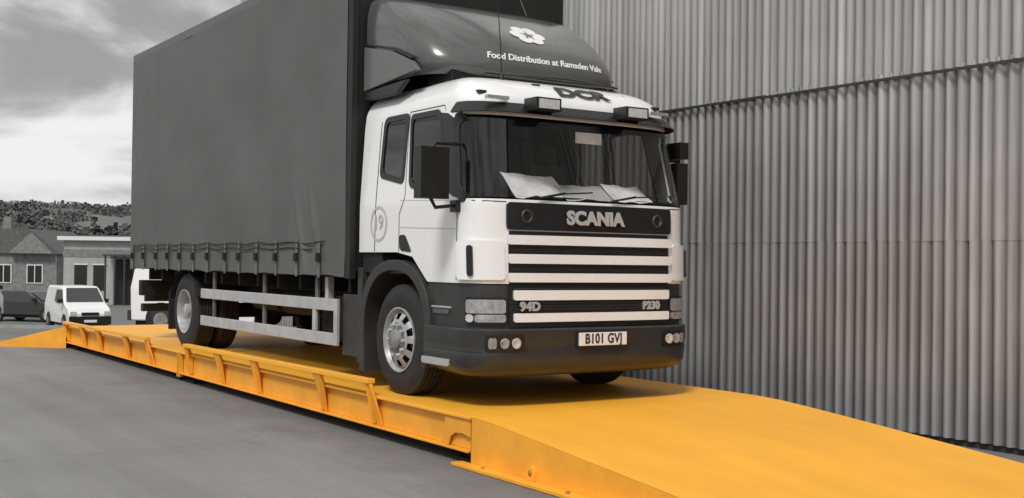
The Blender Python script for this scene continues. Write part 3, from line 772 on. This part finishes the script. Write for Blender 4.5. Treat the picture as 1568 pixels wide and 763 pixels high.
def front_wheel(name,x,sg):
    mb=MB(); c=(x,9.53,.895); tyre(mb,c,sg)
    h=.145
    mb.lathe([(h-.03,.292),(h+.004,.300),(h+.006,.288),(h-.03,.275),(h-.05,.262)],c,'x','rim',60,sg)
    n=60
    def skip(i,j): return i==1 and (j%6) in(1,2,3)
    mb.lathe([(h-.05,.262),(h-.02,.245),(h+.012,.188),(h+.022,.16)],c,'x','rim',n,sg,True,skip)
    mb.lathe([(h-.07,.262),(h-.07,.10)],c,'x','chassis',40,sg)
    mb.lathe([(h+.022,.16),(h+.016,.125),(h+.018,.10),(h+.05,.092),(h+.066,.07),(h+.07,0)],c,'x','rimdirty',40,sg)
    for i in range(10):
        t=2*math.pi*i/10; cc=(c[0]+sg*(h+.018),c[1]+.142*math.cos(t),c[2]+.142*math.sin(t))
        mb.lathe([(0,.015),(.028,.014),(.03,0)],cc,'x','chrome',6,sg)
    ob=mb.obj(name,T); es=ob.modifiers.new('e','EDGE_SPLIT'); es.split_angle=R(38); return ob
front_wheel('front_wheel_offside',CX-1.215+.155,-1); front_wheel('front_wheel_nearside',CX+1.215-.155,1)
def rear_wheel(name,sg):
    mb=MB()
    for o in(.155,.155+.33): tyre(mb,(CX+sg*(1.215-o),15.70,.895),sg)
    c=(CX+sg*(1.215-.155),15.70,.895); h=.145
    mb.lathe([(h-.03,.292),(h+.004,.300),(h+.004,.285),(h-.03,.275),(h-.13,.262),(h-.15,.24),(h-.17,.13),(h-.10,.11),(h-.02,.10),(h-.01,.08),(h-.01,0)],c,'x','rim',48,sg)
    for i in range(10):
        t=2*math.pi*i/10; mb.lathe([(0,.016),(.04,.016),(.04,0)],(c[0]+sg*(h-.17),c[1]+.165*math.cos(t),c[2]+.165*math.sin(t)),'x','rim',6,sg)
    ob=mb.obj(name,T); es=ob.modifiers.new('e','EDGE_SPLIT'); es.split_angle=R(38)
rear_wheel('rear_wheels_offside',-1); rear_wheel('rear_wheels_nearside',1)
# ------------------------------------------------------------ background vehicles
M['vwhite']=mat('van_white',.78,.35,coat=.4); M['vdark']=mat('car_dark',.03,.3,coat=.5); M['vglass']=mat('vehicle_glass',.03,.08,coat=.5)
def vehicle(name,dep,lat,rz,kind,paint):
    p=D2W(lat,dep); e=empty(name,(p.x,p.y,gz(p.x,p.y)),rz,True)
    if kind=='van': L,W,prof=4.0,1.68,[(0,.30),(-.02,1.0),(.08,1.70),(.22,1.80),(2.35,1.80),(2.62,1.74),(3.22,1.14),(3.85,.92),(3.98,.72),(4.0,.30)]; zs=1.08; ws_=(2.64,1.71,3.18,1.16)
    elif kind=='bigvan': L,W,prof=5.0,1.95,[(0,.35),(0,2.3),(.1,2.4),(3.5,2.4),(3.8,2.3),(4.3,1.4),(4.9,1.1),(5.0,.35)]; zs=1.4; ws_=(3.82,2.25,4.28,1.42)
    else: L,W,prof=4.2,1.72,[(0,.32),(-.02,.85),(.25,.95),(.75,1.36),(1.0,1.42),(2.2,1.42),(2.45,1.36),(3.15,.95),(4.0,.78),(4.2,.6),(4.2,.32)]; zs=.9; ws_=(2.47,1.34,3.12,.97)
    mb=MB(); n=len(prof); vs=[]
    for yy in(-1,-.93,.93,1):
        for x,z in prof:
            nar=1-.16*max(0,(z-zs))/.8 if z>zs else 1
            ins=0 if abs(yy)<1 else .05
            xx=x+(ins if x<L/2 else -ins); z2=z-(ins*.8 if z>1.2 else 0)
            vs.append((xx,yy*W/2*nar,z2))
    fs=[(r*n+i,r*n+(i+1)%n,(r+1)*n+(i+1)%n,(r+1)*n+i) for r in range(3) for i in range(n)]+[tuple(range(n)),tuple(range(3*n,4*n))]
    mb.add(vs,fs,paint); mb.obj('body',e,.03)
    mb=MB(); x0,z0,x1,z1=ws_
    nr=lambda z:(1-.16*max(0,(z-zs))/.8)
    d=.03
    mb.add([(x0+d,-W/2*.84*nr(z0),z0+d),(x0+d,W/2*.84*nr(z0),z0+d),(x1+d,W/2*.88,z1+d),(x1+d,-W/2*.88,z1+d)],[(0,1,2,3)],'vglass')
    for s in(-1,1):
        zt=z0-.05; zb_=z1+.0
        def sp(x,z): return (x,s*(W/2*nr(z)+.008),z)
        if kind=='car': w_=[[(.75,zb_),(1.7,zb_),(1.7,zt),(1.05,zt)],[(1.78,zb_),(2.9,zb_),(2.4,zt),(1.78,zt)]]
        else: w_=[[(x0-.95,zb_),(x1-.15,zb_),(x0-.05,zt),(x0-.95,zt)]]
        for q in w_: mb.add([sp(*a) for a in q],[(0,1,2,3)],'vglass')
        for xw in(.75,L-.75):
            mb.lathe([(-.02,.0),(-.02,.18),(0,.19),(0,.30),(.03,.315),(.2,.315)],(xw,s*(W/2+.012),.315),'y','rubber',28,-s); mb.lathe([(0,0),(0,.17)],(xw,s*(W/2+.034),.315),'y','rimdirty',20,-s)
            mb.lathe([(0,.37),(.0,.30)],(xw,s*(W/2+.004),.33),'y','chassis',28)
        mb.box(L-.16,L+.012,s*W*.47-.0-(.24 if s>0 else 0),s*W*.47+(.24 if s<0 else 0),.66,.82,'lampw')
        mb.box(x1-.35,x1-.2,*sorted((s*W/2,s*(W/2+.17))),z1-.02,z1+.14,'black')
    mb.box(L-.1,L+.05,-W/2*.98,W/2*.98,.28,.62,'black'); mb.box(L-.02,L+.02,-.34,.34,.66,.78,'black'); mb.box(-.06,.08,-W/2*.98,W/2*.98,.30,.52,'dgrey'); mb.box(L+.051,L+.06,-.25,.25,.38,.48,'letter')
    mb.box(.1,L-.1,-W/2*.9,W/2*.9,.2,.31,'chassis')
    mb.obj('fittings',e)
    return e
camR=-yaw
vehicle('small_white_van',50.5,-19.3,camR+R(-55),'van','vwhite')
vehicle('dark_car',55,-24.3,camR+R(-15),'car','vdark')
vehicle('white_van',44,-21.4,camR+R(100),'bigvan','vwhite')
vehicle('small_white_van',26,-8.05,camR+R(-12),'van','vwhite')
# ------------------------------------------------------------ background buildings
M['brick']=mat('old_brick',.20,.9,var=.3,scale=3); M['render']=mat('pale_render',.36,.85,var=.2,scale=1.2,streak=(1,1,.3)); M['slate']=mat('slate_roof',.10,.8,var=.3,scale=4)
M['win']=mat('window_glass',.02,.1); M['winf']=mat('window_frame',.7,.6)
def lowbuilding():
    p=D2W(-28.4,74); e=empty('flat_roofed_building',(p.x,p.y,-1.42),camR,True); mb=MB()
    mb.box(0,16,0,9,0,4.05,'render'); mb.box(-.3,16.3,-.35,9.2,4.052,4.30,'winf'); mb.box(-.2,16.2,-.25,9.1,4.302,4.38,'slate')
    mb.box(-.04,16.04,-.03,-.002,3.0,3.5,'brick')
    for x in(.7,1.9,6.5,9): 
        mb.box(x,x+.8,-.04,-.004,.9,2.5,'win'); mb.box(x-.06,x+.86,-.06,-.041,2.5,2.58,'winf')
    mb.box(3.2,5.4,-.05,-.004,0,2.9,'chassis')
    for x in(3.0,3.6,4.2,4.8,5.4): mb.box(x,x+.1,-1.2,-1.1,0,3.1,'iron')
    for i in range(8): mb.box(2.9,5.6,-1.3+i*.16,-1.24+i*.16,3.1,3.2,'iron')
    mb.box(5.7,6.2,-.3,-.061,0,3.2,'brick')
    mb.obj('walls',e,.01)
lowbuilding()
def house():
    p=D2W(-41,86); e=empty('brick_house',(p.x,p.y,-1.42),camR,True); mb=MB()
    mb.box(0,7.5,0,8,0,3.2,'brick')
    mb.prism([(-.3,3.2),(7.8,3.2),(5.6,5.0),(1.9,5.0)],'y',-.2,8.2,'slate')
    mb.prism([(4.2,3.21),(7.3,3.21),(5.75,4.7)],'y',-.6,-.21,'brick')
    for x in(.9,3.0,5.3): 
        mb.box(x,x+1.2,-.05,-.003,1.0,2.4,'winf'); mb.box(x+.08,x+.56,-.07,-.051,1.08,2.32,'win'); mb.box(x+.64,x+1.12,-.07,-.051,1.08,2.32,'win')
    mb.box(2.2,2.8,3,3.6,5,6.0,'brick'); mb.obj('walls',e)
house()
# hills
M['hill']=mat('hazed_hill_grass_and_scrub',.13,1,var=.45,scale=.035,detail=10,streak=(1,1,4))  # base colour lightened to paint in distance haze
def hillz(u,d):
    r_=math.hypot(u,d); a=math.atan2(u,d)
    h=float(np.interp(r_,[170,230,290,350,400,430,480,600,900],[0,.12,.35,.70,.93,1,.9,.8,.5]))
    amp=19.2+2.6*noise.noise(Vector((a*7,.3,0)))+1.2*noise.noise(Vector((a*25,.5,2)))-4.5*math.sin((a+.3)*2.2)
    return -1.6+h*amp+(1.1*noise.noise(Vector((u*.05,d*.05,0))) if h else 0)
def hills():
    mb=MB(); az=[R(a) for a in np.linspace(-60,60,241)]; rs=[170,200,230,260,290,320,350,375,400,415,430,450,480,600,900]; vs=[]
    for r_ in rs:
        for a in az:
            u=math.sin(a)*r_; d=math.cos(a)*r_; p=D2W(u,d); vs.append((p.x,p.y,hillz(u,d)))
    n=len(az); mb.add(vs,[(i*n+j,i*n+j+1,(i+1)*n+j+1,(i+1)*n+j) for i in range(len(rs)-1) for j in range(n-1)],'hill',True); mb.obj('hills')
hills()
M['leaf']=mat('foliage',.075,.9,var=.5,scale=.2)
M['leaf2']=mat('hazed_far_foliage',.12,.9,var=.45,scale=.05)  # paler than the near foliage: haze put into the colour
def trees():
    def clump(vs,fs,c,rx,rz,cnt,s):
        for _ in range(cnt):
            while True:
                v=Vector((random.uniform(-1,1),random.uniform(-1,1),random.uniform(-1,1)))
                if .35<v.length<1: break
            v*=(.8+.4*noise.noise(v*2+Vector(c)))
            p=Vector(c)+Vector((v.x*rx,v.y*rx,v.z*rz)); a=Vector((random.gauss(0,1),random.gauss(0,1),random.gauss(0,1)+.8)).normalized(); b=a.orthogonal().normalized(); d=a.cross(b)
            o=len(vs); q=s*random.uniform(.6,1.4); vs.extend([p+b*q,p+d*q,p-b*q,p-d*q]); fs.append((o,o+1,o+2,o+3))
    mb=MB(); vs=[];fs=[]
    for i in range(110):
        dep=random.uniform(92,190); lat=dep*random.uniform(-.50,-.26) ; p=D2W(lat,dep)
        h=random.uniform(4.2,6.6)*(dep/105)**.6
        clump(vs,fs,(p.x,p.y,-1.4+h*.5),h*.6,h*.5,230,h*.05)
    mb.add(vs,fs,'leaf'); vs=[];fs=[]
    for i in range(1500):
        dep=random.uniform(215,445); lat=dep*random.uniform(-.50,-.26)
        if noise.noise(Vector((lat*.025,dep*.04,3)))<-.10: continue
        p=D2W(lat,dep); h=random.uniform(1.8,3.6)
        clump(vs,fs,(p.x,p.y,hillz(lat,dep)+h*.25),h*.9,h*.5,34,h*.13)
    mb.add(vs,fs,'leaf2'); mb.obj('distant_trees')
trees()
print('done')
